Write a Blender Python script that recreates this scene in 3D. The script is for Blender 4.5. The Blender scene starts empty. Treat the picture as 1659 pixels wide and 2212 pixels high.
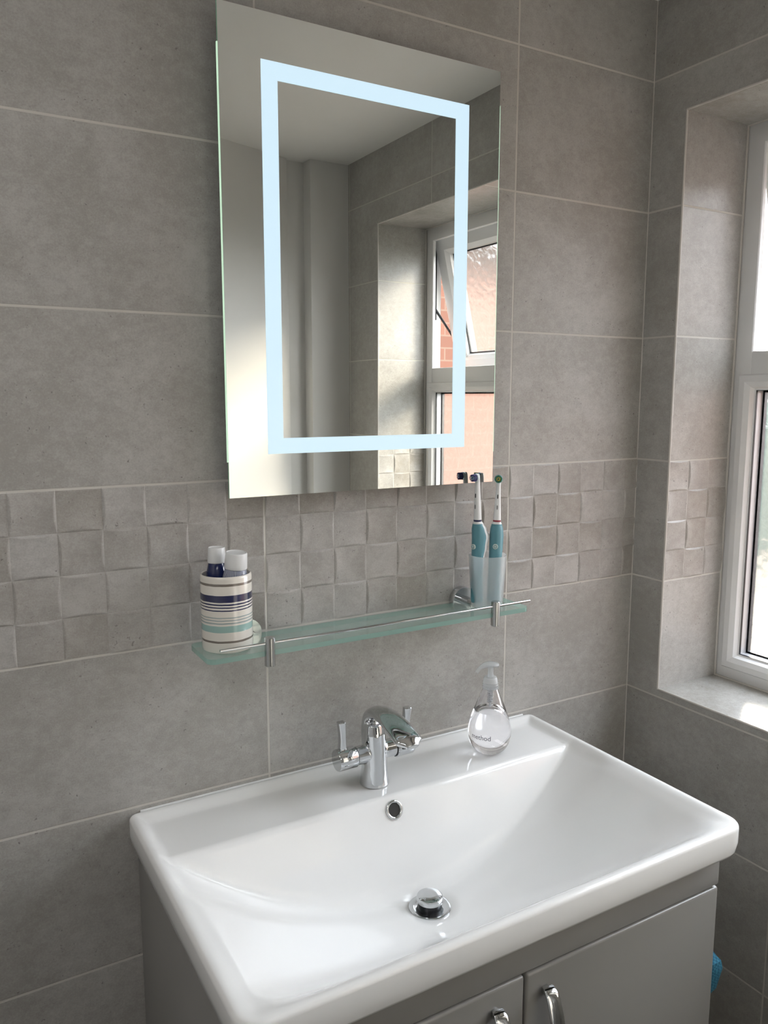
import bpy, bmesh, math, random
from mathutils import Vector, Matrix
random.seed(7)
S = bpy.context.scene
COL = S.collection
PI = math.pi
ZF = -1.11            # floor, measured from the bottom of the mosaic band
ZC = 1.15             # ceiling
XR = 0.846            # right wall
XL = -1.35            # left wall
YF = -1.379           # far wall (behind the camera)

# ------------------------------------------------------------------ camera
cam_d = bpy.data.cameras.new('camera'); cam = bpy.data.objects.new('camera', cam_d); COL.objects.link(cam)
cam_d.sensor_fit = 'VERTICAL'; cam_d.sensor_height = 24.0; cam_d.lens = 24.0 * 1732.79 / 2212.0
cam_d.clip_start = 0.01
cam.matrix_world = (Matrix.Translation((-0.47756, -1.2007, 0.37953)) @ Matrix.Rotation(-0.52825, 4, 'Z')
                    @ Matrix.Rotation(1.42813, 4, 'X') @ Matrix.Rotation(0.00095, 4, 'Z'))
S.camera = cam

# ------------------------------------------------------------------ world, sun, exposure
SKY_STRENGTH = 8.0
SUN_STRENGTH = 16.5
HALL_FILL_POWER = 4.6
ROOM_FILL_POWER = 4.0
BAND_STRENGTH = 0.72
EXPOSURE = 0.36
w = bpy.data.worlds.new('sky'); S.world = w; w.use_nodes = True
nt = w.node_tree; bg = nt.nodes['Background']
tc = nt.nodes.new('ShaderNodeTexCoord'); sp = nt.nodes.new('ShaderNodeSeparateXYZ'); rp = nt.nodes.new('ShaderNodeValToRGB')
nt.links.new(tc.outputs['Generated'], sp.inputs[0]); nt.links.new(sp.outputs['Z'], rp.inputs[0]); nt.links.new(rp.outputs[0], bg.inputs[0])
rp.color_ramp.elements[0].position = 0.0; rp.color_ramp.elements[0].color = (0.96, 0.96, 0.98, 1)
rp.color_ramp.elements[1].position = 0.5; rp.color_ramp.elements[1].color = (0.84, 0.91, 1.0, 1)
bg.inputs[1].default_value = SKY_STRENGTH
sd = bpy.data.lights.new('sun', 'SUN'); sd.energy = SUN_STRENGTH; sd.angle = math.radians(17); sd.color = (1.0, 0.87, 0.69)
sun = bpy.data.objects.new('sun', sd); COL.objects.link(sun)
SUN_DIR = Vector((1.0, 0.84, 0.56))
sun.rotation_euler = SUN_DIR.to_track_quat('Z', 'Y').to_euler(); sun.location = (3, 3, 3)
S.view_settings.view_transform = 'Standard'; S.view_settings.look = 'None'
S.view_settings.exposure = EXPOSURE; S.view_settings.gamma = 1.0; S.view_settings.use_curve_mapping = False
try:
    S.cycles.use_denoising = True
    S.cycles.max_bounces = 14; S.cycles.diffuse_bounces = 6; S.cycles.glossy_bounces = 5
    S.cycles.transmission_bounces = 10; S.cycles.transparent_max_bounces = 16
    S.cycles.sample_clamp_indirect = 6.0
    S.cycles.caustics_refractive = True; S.cycles.caustics_reflective = False
except Exception:
    pass
def lamp(name, size, sy, power, col, loc, to):
    d = bpy.data.lights.new(name, 'AREA'); d.shape = 'RECTANGLE'; d.size = size; d.size_y = sy; d.energy = power; d.color = col
    o = bpy.data.objects.new(name, d); COL.objects.link(o); o.location = loc
    o.rotation_euler = (Vector(loc) - Vector(to)).to_track_quat('Z', 'Y').to_euler(); return o
# unseen fill lights added to lift the shadows: in the hall, below the ceiling
lamp('hall_fill', 0.9, 0.7, HALL_FILL_POWER, (1.0, 0.985, 0.96), (-0.60, -2.15, ZC - 0.02), (-0.60, -1.9, 0))
lamp('room_fill', 0.5, 0.5, ROOM_FILL_POWER, (1.0, 0.99, 0.98), (-0.85, -0.75, ZC - 0.01), (-0.85, -0.75, 0))
# portal that guides the sky light through the window opening (gives off no light itself)
pd = bpy.data.lights.new('window_portal', 'AREA'); pd.shape = 'RECTANGLE'; pd.size = 1.12; pd.size_y = 1.08
pd.cycles.is_portal = True
po = bpy.data.objects.new('window_portal', pd); COL.objects.link(po)
po.location = (1.16, -0.63, 0.347)
po.rotation_euler = Vector((1, 0, 0)).to_track_quat('Z', 'Y').to_euler()

# ------------------------------------------------------------------ materials
def lin(c):
    return tuple((x / 12.92 if x <= 0.04045 else ((x + 0.055) / 1.055) ** 2.4) for x in c)
def rgb(r, g, b):
    return lin((r / 255, g / 255, b / 255)) + (1,)
def mat(name):
    m = bpy.data.materials.new(name); m.use_nodes = True
    return m, m.node_tree, m.node_tree.nodes['Principled BSDF']
def plain(name, c, rough=0.5, metal=0.0, spec=0.5, coat=0.0, bump=0.0, bscale=200, sss=0.0):
    m, nt, p = mat(name)
    n = nt.nodes.new('ShaderNodeTexNoise'); n.inputs['Scale'].default_value = 9; n.inputs['Detail'].default_value = 4
    co = nt.nodes.new('ShaderNodeTexCoord'); nt.links.new(co.outputs['Object'], n.inputs['Vector'])
    mx = nt.nodes.new('ShaderNodeMix'); mx.data_type = 'RGBA'
    mx.inputs[6].default_value = tuple(x * 0.96 for x in c[:3]) + (1,); mx.inputs[7].default_value = c
    nt.links.new(n.outputs['Fac'], mx.inputs[0]); nt.links.new(mx.outputs[2], p.inputs['Base Color'])
    p.inputs['Roughness'].default_value = rough; p.inputs['Metallic'].default_value = metal
    p.inputs['Specular IOR Level'].default_value = spec
    p.inputs['Coat Weight'].default_value = coat; p.inputs['Coat Roughness'].default_value = 0.05
    if bump:
        n2 = nt.nodes.new('ShaderNodeTexNoise'); n2.inputs['Scale'].default_value = bscale
        nt.links.new(co.outputs['Object'], n2.inputs['Vector'])
        b = nt.nodes.new('ShaderNodeBump'); b.inputs['Strength'].default_value = bump; b.inputs['Distance'].default_value = 0.001
        nt.links.new(n2.outputs['Fac'], b.inputs['Height']); nt.links.new(b.outputs[0], p.inputs['Normal'])
    return m
def emis(name, c, s):
    m, nt, p = mat(name)
    p.inputs['Base Color'].default_value = (0.12, 0.13, 0.14, 1)
    p.inputs['Emission Color'].default_value = c; p.inputs['Emission Strength'].default_value = s
    p.inputs['Roughness'].default_value = 0.3
    return m

def M_(nt, op, a, b=None, c=None):
    n = nt.nodes.new('ShaderNodeMath'); n.operation = op
    for i, v in enumerate((a, b, c)):
        if v is None: continue
        if isinstance(v, (int, float)): n.inputs[i].default_value = v
        else: nt.links.new(v, n.inputs[i])
    return n.outputs[0]
def smooth(nt, v, lo, hi):
    n = nt.nodes.new('ShaderNodeMapRange'); n.interpolation_type = 'SMOOTHSTEP'
    n.inputs[1].default_value = lo; n.inputs[2].default_value = hi
    nt.links.new(v, n.inputs[0]); return n.outputs[0]

TILE_A = rgb(176, 174, 170); TILE_B = rgb(150, 147, 142); GROUT = rgb(192, 189, 182); SPECK = rgb(112, 109, 106)
def tile(name, ua, va, uoff, voff=0.0, up=0.5, vp=0.25, cell=None, rough=0.42, mosaic=False):
    """stone-look ceramic tiles; ua, va: axes of the plane; joints at uoff + n*up and voff + n*vp"""
    m, nt, p = mat(name)
    co = nt.nodes.new('ShaderNodeTexCoord'); sp = nt.nodes.new('ShaderNodeSeparateXYZ')
    nt.links.new(co.outputs['Object'], sp.inputs[0])
    U = M_(nt, 'SUBTRACT', sp.outputs[ua], uoff); V = M_(nt, 'SUBTRACT', sp.outputs[va], voff)
    def dist(x, per):
        q = M_(nt, 'DIVIDE', x, per); q = M_(nt, 'ADD', q, 0.5); q = M_(nt, 'FRACT', q)
        q = M_(nt, 'SUBTRACT', q, 0.5); q = M_(nt, 'ABSOLUTE', q); return M_(nt, 'MULTIPLY', q, per)
    du = dist(U, up); dv = dist(V, vp)
    d = M_(nt, 'MINIMUM', du, dv)
    face = smooth(nt, d, 0.0015, 0.0022)          # 0 in the joint, 1 on the tile
    cu, cv = (0.0625, 0.0625) if mosaic else (up, vp)
    cb = nt.nodes.new('ShaderNodeCombineXYZ')
    nt.links.new(M_(nt, 'FLOOR', M_(nt, 'DIVIDE', U, cu)), cb.inputs[0])
    nt.links.new(M_(nt, 'FLOOR', M_(nt, 'DIVIDE', V, cv)), cb.inputs[1])
    cb.inputs[2].default_value = ua * 3.7 + va
    wn = nt.nodes.new('ShaderNodeTexWhiteNoise'); wn.noise_dimensions = '3D'; nt.links.new(cb.outputs[0], wn.inputs['Vector'])
    sc = nt.nodes.new('ShaderNodeVectorMath'); sc.operation = 'SCALE'; sc.inputs[3].default_value = 7.0
    nt.links.new(wn.outputs['Color'], sc.inputs[0])
    ad = nt.nodes.new('ShaderNodeVectorMath'); ad.operation = 'ADD'
    nt.links.new(co.outputs['Object'], ad.inputs[0]); nt.links.new(sc.outputs[0], ad.inputs[1])
    def noise(scale, det, rgh=0.6, vec=None, dist_=0.0):
        n = nt.nodes.new('ShaderNodeTexNoise'); n.inputs['Scale'].default_value = scale
        n.inputs['Detail'].default_value = det; n.inputs['Roughness'].default_value = rgh; n.inputs['Distortion'].default_value = dist_
        nt.links.new(vec or ad.outputs[0], n.inputs['Vector']); return n.outputs['Fac']
    mp = nt.nodes.new('ShaderNodeMapping'); mp.inputs['Scale'].default_value = (1, 1, 1.3)
    nt.links.new(ad.outputs[0], mp.inputs[0])
    a = noise(5, 9, 0.68, mp.outputs[0], 0.25); b = noise(60, 5, 0.7, mp.outputs[0]); c = noise(420, 2, 0.6)
    f = M_(nt, 'ADD', M_(nt, 'MULTIPLY', a, 0.50), M_(nt, 'MULTIPLY', b, 0.30))
    f = M_(nt, 'ADD', f, M_(nt, 'MULTIPLY', c, 0.26))
    f = smooth(nt, f, 0.36, 0.66)
    mx = nt.nodes.new('ShaderNodeMix'); mx.data_type = 'RGBA'
    mx.inputs[6].default_value = TILE_A; mx.inputs[7].default_value = TILE_B; nt.links.new(f, mx.inputs[0])
    vr = nt.nodes.new('ShaderNodeHueSaturation')
    rnd = wn.outputs['Value']
    amp = 0.15 if mosaic else 0.07
    if mosaic: vr.inputs['Hue'].default_value = 0.488
    if mosaic: rnd = M_(nt, 'POWER', rnd, 0.6)
    nt.links.new(M_(nt, 'ADD', M_(nt, 'MULTIPLY', rnd, amp), 1.0 - amp * 0.55), vr.inputs['Value'])
    nt.links.new(mx.outputs[2], vr.inputs['Color'])
    if mosaic: nt.links.new(M_(nt, 'SUBTRACT', 1.45, M_(nt, 'MULTIPLY', rnd, 0.55)), vr.inputs['Saturation'])
    s1 = noise(190, 2, 0.5); s2 = noise(22, 3, 0.5)
    sk = M_(nt, 'MULTIPLY', smooth(nt, s1, 0.66, 0.74), smooth(nt, s2, 0.47, 0.6))
    m2 = nt.nodes.new('ShaderNodeMix'); m2.data_type = 'RGBA'; m2.inputs[7].default_value = SPECK
    nt.links.new(M_(nt, 'MULTIPLY', sk, 0.75), m2.inputs[0]); nt.links.new(vr.outputs[0], m2.inputs[6])
    m3 = nt.nodes.new('ShaderNodeMix'); m3.data_type = 'RGBA'; m3.inputs[6].default_value = GROUT
    nt.links.new(face, m3.inputs[0]); nt.links.new(m2.outputs[2], m3.inputs[7])
    nt.links.new(m3.outputs[2], p.inputs['Base Color'])
    rg = M_(nt, 'ADD', M_(nt, 'MULTIPLY', face, rough - 0.8), 0.8)
    nt.links.new(rg, p.inputs['Roughness'])
    p.inputs['Specular IOR Level'].default_value = 0.4
    h = M_(nt, 'ADD', M_(nt, 'MULTIPLY', face, 0.8), M_(nt, 'MULTIPLY', b, 0.16))
    h = M_(nt, 'ADD', h, M_(nt, 'MULTIPLY', c, 0.12))
    h = M_(nt, 'SUBTRACT', h, M_(nt, 'MULTIPLY', sk, 0.25))
    bp = nt.nodes.new('ShaderNodeBump'); bp.inputs['Strength'].default_value = 0.6; bp.inputs['Distance'].default_value = 0.0012
    nt.links.new(h, bp.inputs['Height']); nt.links.new(bp.outputs[0], p.inputs['Normal'])
    return m

m_tile_back = tile('stone_tile_back', 0, 2, 0.0)
m_tile_back_mosaic = tile('stone_mosaic_back', 0, 2, 0.0, mosaic=True)
m_tile_right = tile('stone_tile_right', 1, 2, -0.870)
m_tile_jamb = tile('stone_tile_jamb', 0, 2, 0.346, rough=0.3)
m_tile_jamb_mosaic = tile('stone_mosaic_jamb', 0, 2, 0.346, mosaic=True, rough=0.3)
m_tile_flat = tile('stone_tile_sill', 1, 0, -0.63, 0.596, 1.2, rough=0.22)
m_floor = plain('dark_vinyl_floor', rgb(78, 75, 73), 0.5)
m_white_wall = plain('white_paint', rgb(214, 213, 210), 0.6, bump=0.1, bscale=80)
m_ceiling = plain('ceiling_paint', rgb(236, 235, 232), 0.75, bump=0.1, bscale=80)
m_upvc = plain('white_window_plastic', rgb(226, 226, 226), 0.25)
m_trim = plain('cream_tile_trim', rgb(196, 192, 186), 0.18)
m_ceramic = plain('white_ceramic', rgb(231, 231, 230), 0.10, coat=0.25)
m_chrome = plain('chrome', (0.64, 0.655, 0.67, 1), 0.045, 1.0)
m_steel = plain('brushed_steel', (0.55, 0.56, 0.56, 1), 0.22, 1.0)
m_cab = plain('grey_gloss_lacquer', rgb(136, 134, 131), 0.28, coat=0.2)
m_dark = plain('dark_gap', rgb(28, 28, 28), 0.6)
m_rubber = plain('black_rubber', rgb(22, 24, 30), 0.35)
m_spacer = plain('aluminium_spacer', rgb(196, 197, 200), 0.35, 0.3)
m_white_plastic = plain('white_plastic', rgb(225, 226, 226), 0.3)
m_band = emis('led_band', (0.66, 0.87, 1.0, 1), BAND_STRENGTH)
m_edge_glow = emis('led_edge', (0.70, 1.0, 0.72, 1), 0.62)
m_navy_pl = plain('navy_plastic', rgb(22, 36, 84), 0.12, coat=0.5)
m_teal = plain('teal_rubber', rgb(86, 138, 150), 0.4)
m_brick = None

def mirror_mat():
    m, nt, p = mat('silvered_glass')
    p.inputs['Base Color'].default_value = (0.80, 0.82, 0.80, 1); p.inputs['Metallic'].default_value = 1; p.inputs['Roughness'].default_value = 0.0
    return m
m_mirror = mirror_mat()
m_glass_edge = plain('green_glass_edge', rgb(150, 205, 175), 0.1, coat=0.5)

def facing(nt, f0=0.04):
    lw = nt.nodes.new('ShaderNodeLayerWeight'); lw.inputs[0].default_value = 0.5
    return M_(nt, 'ADD', M_(nt, 'MULTIPLY', M_(nt, 'POWER', lw.outputs['Facing'], 5.0), 1 - f0), f0)
def shelf_mat(name, tint, diff, wt, wd, rough):
    m, nt, p = mat(name); nt.nodes.remove(p); out = nt.nodes['Material Output']
    tr = nt.nodes.new('ShaderNodeBsdfTransparent'); tr.inputs[0].default_value = tint
    df = nt.nodes.new('ShaderNodeBsdfDiffuse'); df.inputs[0].default_value = diff
    tl = nt.nodes.new('ShaderNodeBsdfTranslucent'); tl.inputs[0].default_value = diff
    gl = nt.nodes.new('ShaderNodeBsdfGlossy'); gl.inputs['Roughness'].default_value = rough
    fr = facing(nt)
    m1 = nt.nodes.new('ShaderNodeMixShader'); m1.inputs[0].default_value = 0.5
    nt.links.new(df.outputs[0], m1.inputs[1]); nt.links.new(tl.outputs[0], m1.inputs[2])
    m2 = nt.nodes.new('ShaderNodeMixShader'); m2.inputs[0].default_value = wd
    nt.links.new(tr.outputs[0], m2.inputs[1]); nt.links.new(m1.outputs[0], m2.inputs[2])
    m3 = nt.nodes.new('ShaderNodeMixShader')
    nt.links.new(fr, m3.inputs[0]); nt.links.new(m2.outputs[0], m3.inputs[1]); nt.links.new(gl.outputs[0], m3.inputs[2])
    nt.links.new(m3.outputs[0], out.inputs[0]); return m
m_shelf_top = shelf_mat('frosted_green_glass', (0.93, 0.985, 0.965, 1), rgb(205, 228, 222), 0, 0.30, 0.06)
m_shelf_edge = shelf_mat('green_glass_rim', (0.86, 0.955, 0.93, 1), rgb(162, 202, 192), 0, 0.62, 0.15)

def pane_mat(name, textured):
    m, nt, p = mat(name); nt.nodes.remove(p); out = nt.nodes['Material Output']
    tr = nt.nodes.new('ShaderNodeBsdfTransparent'); tr.inputs[0].default_value = (0.97, 0.98, 0.97, 1)
    gl = nt.nodes.new('ShaderNodeBsdfGlossy'); gl.inputs['Roughness'].default_value = 0.02
    fr = facing(nt)
    last = tr.outputs[0]
    if textured:
        co = nt.nodes.new('ShaderNodeTexCoord')
        vo = nt.nodes.new('ShaderNodeTexVoronoi'); vo.inputs['Scale'].default_value = 55; vo.feature = 'SMOOTH_F1'
        no = nt.nodes.new('ShaderNodeTexNoise'); no.inputs['Scale'].default_value = 26; no.inputs['Detail'].default_value = 4; no.inputs['Distortion'].default_value = 1.5
        nt.links.new(co.outputs['Object'], vo.inputs['Vector']); nt.links.new(co.outputs['Object'], no.inputs['Vector'])
        h = M_(nt, 'ADD', vo.outputs['Distance'], no.outputs['Fac'])
        bp = nt.nodes.new('ShaderNodeBump'); bp.inputs['Strength'].default_value = 0.9; bp.inputs['Distance'].default_value = 0.004
        nt.links.new(h, bp.inputs['Height'])
        rf = nt.nodes.new('ShaderNodeBsdfRefraction'); rf.inputs['IOR'].default_value = 1.12; rf.inputs['Roughness'].default_value = 0.30
        nt.links.new(bp.outputs[0], rf.inputs['Normal']); nt.links.new(bp.outputs[0], gl.inputs['Normal'])
        tl = nt.nodes.new('ShaderNodeBsdfTranslucent'); tl.inputs[0].default_value = (0.9, 0.9, 0.9, 1)
        a = nt.nodes.new('ShaderNodeMixShader')
        nt.links.new(M_(nt, 'ADD', M_(nt, 'MULTIPLY', smooth(nt, no.outputs['Fac'], 0.35, 0.65), 0.14), 0.62), a.inputs[0])
        nt.links.new(tr.outputs[0], a.inputs[1]); nt.links.new(rf.outputs[0], a.inputs[2])
        b = nt.nodes.new('ShaderNodeMixShader'); b.inputs[0].default_value = 0.05
        nt.links.new(a.outputs[0], b.inputs[1]); nt.links.new(tl.outputs[0], b.inputs[2]); last = b.outputs[0]
        gl.inputs['Roughness'].default_value = 0.2
    mx = nt.nodes.new('ShaderNodeMixShader')
    nt.links.new(fr, mx.inputs[0]); nt.links.new(last, mx.inputs[1]); nt.links.new(gl.outputs[0], mx.inputs[2])
    nt.links.new(mx.outputs[0], out.inputs[0]); return m
m_pane = pane_mat('textured_pane', True)
m_pane_clear = pane_mat('clear_pane', False)

def glassy(name, c, rough=0.0, ior=1.45):
    m, nt, p = mat(name)
    p.inputs['Base Color'].default_value = c; p.inputs['Roughness'].default_value = rough
    p.inputs['Transmission Weight'].default_value = 1.0; p.inputs['IOR'].default_value = ior
    return m
m_soap = glassy('clear_soap', (0.97, 0.96, 0.98, 1), 0.0, 1.38)
m_air = glassy('air_pocket', (1, 1, 1, 1), 0.0, 1.38)
m_clear_pl = shelf_mat('clear_plastic', (0.93, 0.94, 0.95, 1), rgb(232, 235, 236), 0, 0.42, 0.08)
m_cup = None
def cup_mat():
    m, nt, p = mat('frosted_plastic'); nt.nodes.remove(p); out = nt.nodes['Material Output']
    rf = nt.nodes.new('ShaderNodeBsdfRefraction'); rf.inputs['IOR'].default_value = 1.08; rf.inputs['Roughness'].default_value = 0.34
    tl = nt.nodes.new('ShaderNodeBsdfTranslucent'); tl.inputs[0].default_value = (0.96, 0.98, 0.99, 1)
    df = nt.nodes.new('ShaderNodeBsdfDiffuse'); df.inputs[0].default_value = (0.90, 0.93, 0.95, 1)
    tr = nt.nodes.new('ShaderNodeBsdfTransparent'); gl = nt.nodes.new('ShaderNodeBsdfGlossy'); gl.inputs['Roughness'].default_value = 0.3
    def mixs(f, a, b):
        q = nt.nodes.new('ShaderNodeMixShader')
        if isinstance(f, float): q.inputs[0].default_value = f
        else: nt.links.new(f, q.inputs[0])
        nt.links.new(a.outputs[0], q.inputs[1]); nt.links.new(b.outputs[0], q.inputs[2]); return q
    a = mixs(0.45, rf, tr); b = mixs(0.5, tl, df); c = mixs(0.26, a, b); d = mixs(facing(nt), c, gl)
    nt.links.new(d.outputs[0], out.inputs[0]); return m
m_cup = cup_mat()

# ------------------------------------------------------------------ mesh helpers
def finish(name, bm, mats, parent=None, smooth_=True, origin=(0, 0, 0), auto=40):
    """link a bmesh as ONE object whose mesh is written about 'origin' (in place for top-level and children alike)"""
    if not isinstance(mats, (list, tuple)): mats = [mats]
    me = bpy.data.meshes.new(name)
    bmesh.ops.recalc_face_normals(bm, faces=bm.faces[:])
    for f in bm.faces: f.smooth = smooth_
    if smooth_ and auto:
        ang = math.radians(auto)
        for e in bm.edges:
            if len(e.link_faces) == 2 and e.calc_face_angle(0) > ang: e.smooth = False
    o_ = Vector(origin)
    if o_.length: bmesh.ops.translate(bm, verts=bm.verts[:], vec=-o_)
    bm.to_mesh(me); bm.free()
    for m in mats: me.materials.append(m)
    o = bpy.data.objects.new(name, me); COL.objects.link(o)
    if parent is not None:
        o.parent = parent
        base = parent.get('_w', (0, 0, 0))
        o.location = o_ - Vector(base)
    else: o.location = o_
    o['_w'] = list(o_)
    return o
class BM:
    pass
def new(): return bmesh.new()
def thing(name, label, cat, loc, group=None, kind=None):
    o = bpy.data.objects.new(name, None); COL.objects.link(o); o.location = loc; o.empty_display_size = 0.05
    o['_w'] = list(loc); tag(o, label, cat, group, kind); return o
def tag(o, label=None, cat=None, group=None, kind=None):
    if label: o['label'] = label
    if cat: o['category'] = cat
    if group: o['group'] = group
    if kind: o['kind'] = kind
    return o
def struct(o): o['kind'] = 'structure'; return o
def box(bm, x0, x1, y0, y1, z0, z1, mi=0, bev=0.0, seg=2):
    r = bmesh.ops.create_cube(bm, size=1)
    vs = r['verts']
    bmesh.ops.scale(bm, verts=vs, vec=(abs(x1 - x0), abs(y1 - y0), abs(z1 - z0)))
    bmesh.ops.translate(bm, verts=vs, vec=((x0 + x1) / 2, (y0 + y1) / 2, (z0 + z1) / 2))
    fs = set(f for v in vs for f in v.link_faces)
    for f in fs: f.material_index = mi
    if bev:
        es = list(set(e for v in vs for e in v.link_edges))
        g = bmesh.ops.bevel(bm, geom=es, offset=bev, segments=seg, affect='EDGES', profile=0.5)
        for f in g['faces']: f.material_index = mi
    return vs
def cyl(bm, p0, p1, r0, r1=None, seg=32, caps=True, mi=0, rings=1):
    r1 = r0 if r1 is None else r1
    p0 = Vector(p0); p1 = Vector(p1); ax = (p1 - p0).normalized()
    q = ax.to_track_quat('Z', 'Y').to_matrix()
    loops = []
    for k in range(rings + 1):
        t = k / rings; c = p0.lerp(p1, t); r = r0 + (r1 - r0) * t
        loops.append([bm.verts.new(c + q @ Vector((r * math.cos(a), r * math.sin(a), 0))) for a in [2 * PI * i / seg for i in range(seg)]])
    bridge(bm, loops, mi)
    if caps:
        f = bm.faces.new(loops[0][::-1]); f.material_index = mi
        f = bm.faces.new(loops[-1]); f.material_index = mi
def bridge(bm, loops, mi=0, close=True):
    for a, b in zip(loops, loops[1:]):
        n = len(a)
        for i in range(n if close else n - 1):
            f = bm.faces.new((a[i], a[(i + 1) % n], b[(i + 1) % n], b[i])); f.material_index = mi
def lathe(bm, prof, c=(0, 0, 0), seg=48, mi=0, axis=None, cap0=False, cap1=False):
    """prof: [(r, z)], about a vertical axis through c, or about 'axis'"""
    q = Matrix.Identity(3) if axis is None else Vector(axis).normalized().to_track_quat('Z', 'Y').to_matrix()
    c = Vector(c); loops = []
    for r, z in prof:
        r = max(r, 1e-5)
        loops.append([bm.verts.new(c + q @ Vector((r * math.cos(2 * PI * i / seg), r * math.sin(2 * PI * i / seg), z))) for i in range(seg)])
    bridge(bm, loops, mi)
    if cap0: bm.faces.new(loops[0][::-1]).material_index = mi
    if cap1: bm.faces.new(loops[-1]).material_index = mi
def sweep(bm, secs, seg=28, mi=0, caps=True):
    """secs: [(centre, right, up, half_w, half_h, exponent)] superellipse sections bridged in order"""
    loops = []
    for c, R, U, a, b, e in secs:
        c = Vector(c); R = Vector(R).normalized(); U = Vector(U).normalized(); L = []
        for i in range(seg):
            t = 2 * PI * i / seg; ct, st = math.cos(t), math.sin(t)
            L.append(bm.verts.new(c + R * (a * math.copysign(abs(ct) ** (2 / e), ct)) + U * (b * math.copysign(abs(st) ** (2 / e), st))))
        loops.append(L)
    bridge(bm, loops, mi)
    if caps:
        bm.faces.new(loops[0][::-1]).material_index = mi; bm.faces.new(loops[-1]).material_index = mi
def quad(bm, pts, mi=0):
    f = bm.faces.new([bm.verts.new(p) for p in pts]); f.material_index = mi; return f
def catmull(pts, n=8):
    out = []
    P = [Vector(p) for p in pts]; P = [2 * P[0] - P[1]] + P + [2 * P[-1] - P[-2]]
    for i in range(1, len(P) - 2):
        for k in range(n):
            t = k / n; a, b, c, d = P[i - 1], P[i], P[i + 1], P[i + 2]
            out.append(0.5 * ((2 * b) + (c - a) * t + (2 * a - 5 * b + 4 * c - d) * t * t + (3 * b - a - 3 * c + d) * t ** 3))
    out.append(P[-2]); return out
TS = [0, .012, .024, .036, .048, .06, .072, .09, .13, .2, .3, .4, .5, .6, .7, .8, .87, .91, .928, .94, .952, .964, .976, .988, 1]
def mosaic(bm, origin, du, dv, n, w0, w1, rows, mi, a=0.0033, parity=1, sub=8, sq=0.0625, i0=0):
    """relief squares: every other square is raised at its left and right edges, the rest at top and bottom.
    origin: corner of column 0; w0..w1 range along du is clipped"""
    o = Vector(origin); du = Vector(du); dv = Vector(dv); n = Vector(n)
    c0 = math.floor(w0 / sq + 1e-6); c1 = math.ceil(w1 / sq - 1e-6)
    for i in range(c0, c1):
        u0 = max(i * sq, w0); u1 = min((i + 1) * sq, w1)
        for j in range(rows):
            typ = (i + i0 + j) % 2
            def h(u, v):
                x = (u / sq - i) * 2 - 1; y = (v / sq - j) * 2 - 1
                if typ != parity: x, y = y, x
                lens = max(1 - y * y, 0.0)
                return a * (x * x) * lens * min(1.0, (1 - abs(x)) / (0.13 * lens + 1e-3))
            V = [[bm.verts.new(o + du * uu + dv * (j * sq + sq * tv) + n * h(uu, j * sq + sq * tv)) for tv in TS]
                 for uu in [i * sq + sq * tu for tu in TS if u0 - 1e-6 <= i * sq + sq * tu <= u1 + 1e-6] + ([u1] if u1 < (i + 1) * sq - 1e-6 else [])]
            if len(V) < 2: continue
            for p in range(len(V) - 1):
                for q in range(len(TS) - 1):
                    bm.faces.new((V[p][q], V[p + 1][q], V[p + 1][q + 1], V[p][q + 1])).material_index = mi

# ------------------------------------------------------------------ the room
WY0, WY1 = -0.0835, -1.179      # window opening along the right wall
WZ0, WZ1 = -0.234, 0.926
XW = 1.031                      # window frame's room face
XO = 1.083                      # outside face of the wall
bm = new()
quad(bm, [(XL, 0, ZF), (XR, 0, ZF), (XR, 0, 0), (XL, 0, 0)], 0)
quad(bm, [(XL, 0, 0.25), (XR, 0, 0.25), (XR, 0, ZC), (XL, 0, ZC)], 0)
mosaic(bm, (0, 0, 0), (1, 0, 0), (0, 0, 1), (0, -1, 0), XL, XR, 4, 1, parity=1)
box(bm, XL, XO, 0.006, 0.12, ZF, ZC, 0)
wb = struct(finish('wall_back', bm, [m_tile_back, m_tile_back_mosaic], smooth_=True, auto=25))

def brick_mat(name, c1, c2, mortar, ax):
    m, nt, p = mat(name)
    co = nt.nodes.new('ShaderNodeTexCoord'); sp = nt.nodes.new('ShaderNodeSeparateXYZ'); cb = nt.nodes.new('ShaderNodeCombineXYZ')
    nt.links.new(co.outputs['Object'], sp.inputs[0]); nt.links.new(sp.outputs[ax], cb.inputs[0]); nt.links.new(sp.outputs[2], cb.inputs[1])
    b = nt.nodes.new('ShaderNodeTexBrick'); b.inputs['Color1'].default_value = c1; b.inputs['Color2'].default_value = c2; b.inputs['Mortar'].default_value = mortar
    b.inputs['Scale'].default_value = 1.0; b.inputs['Brick Width'].default_value = 0.225; b.inputs['Row Height'].default_value = 0.075; b.inputs['Mortar Size'].default_value = 0.005
    nt.links.new(cb.outputs[0], b.inputs['Vector']); nt.links.new(b.outputs['Color'], p.inputs['Base Color'])
    p.inputs['Roughness'].default_value = 0.9; return m
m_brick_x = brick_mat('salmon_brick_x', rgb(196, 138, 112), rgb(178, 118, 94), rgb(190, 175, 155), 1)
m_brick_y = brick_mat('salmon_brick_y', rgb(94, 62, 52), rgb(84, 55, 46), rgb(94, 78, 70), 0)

bm = new()
def holed(x, mi, flip=False):
    ys = [0.0, WY0, WY1, -2.6]; zs = [ZF, WZ0, WZ1, ZC]
    for i in range(3):
        for j in range(3):
            if i == 1 and j == 1: continue
            quad(bm, [(x, ys[i], zs[j]), (x, ys[i + 1], zs[j]), (x, ys[i + 1], zs[j + 1]), (x, ys[i], zs[j + 1])], mi)
holed(XR, 0); holed(XO, 4)
XE = XO - 0.001
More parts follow.
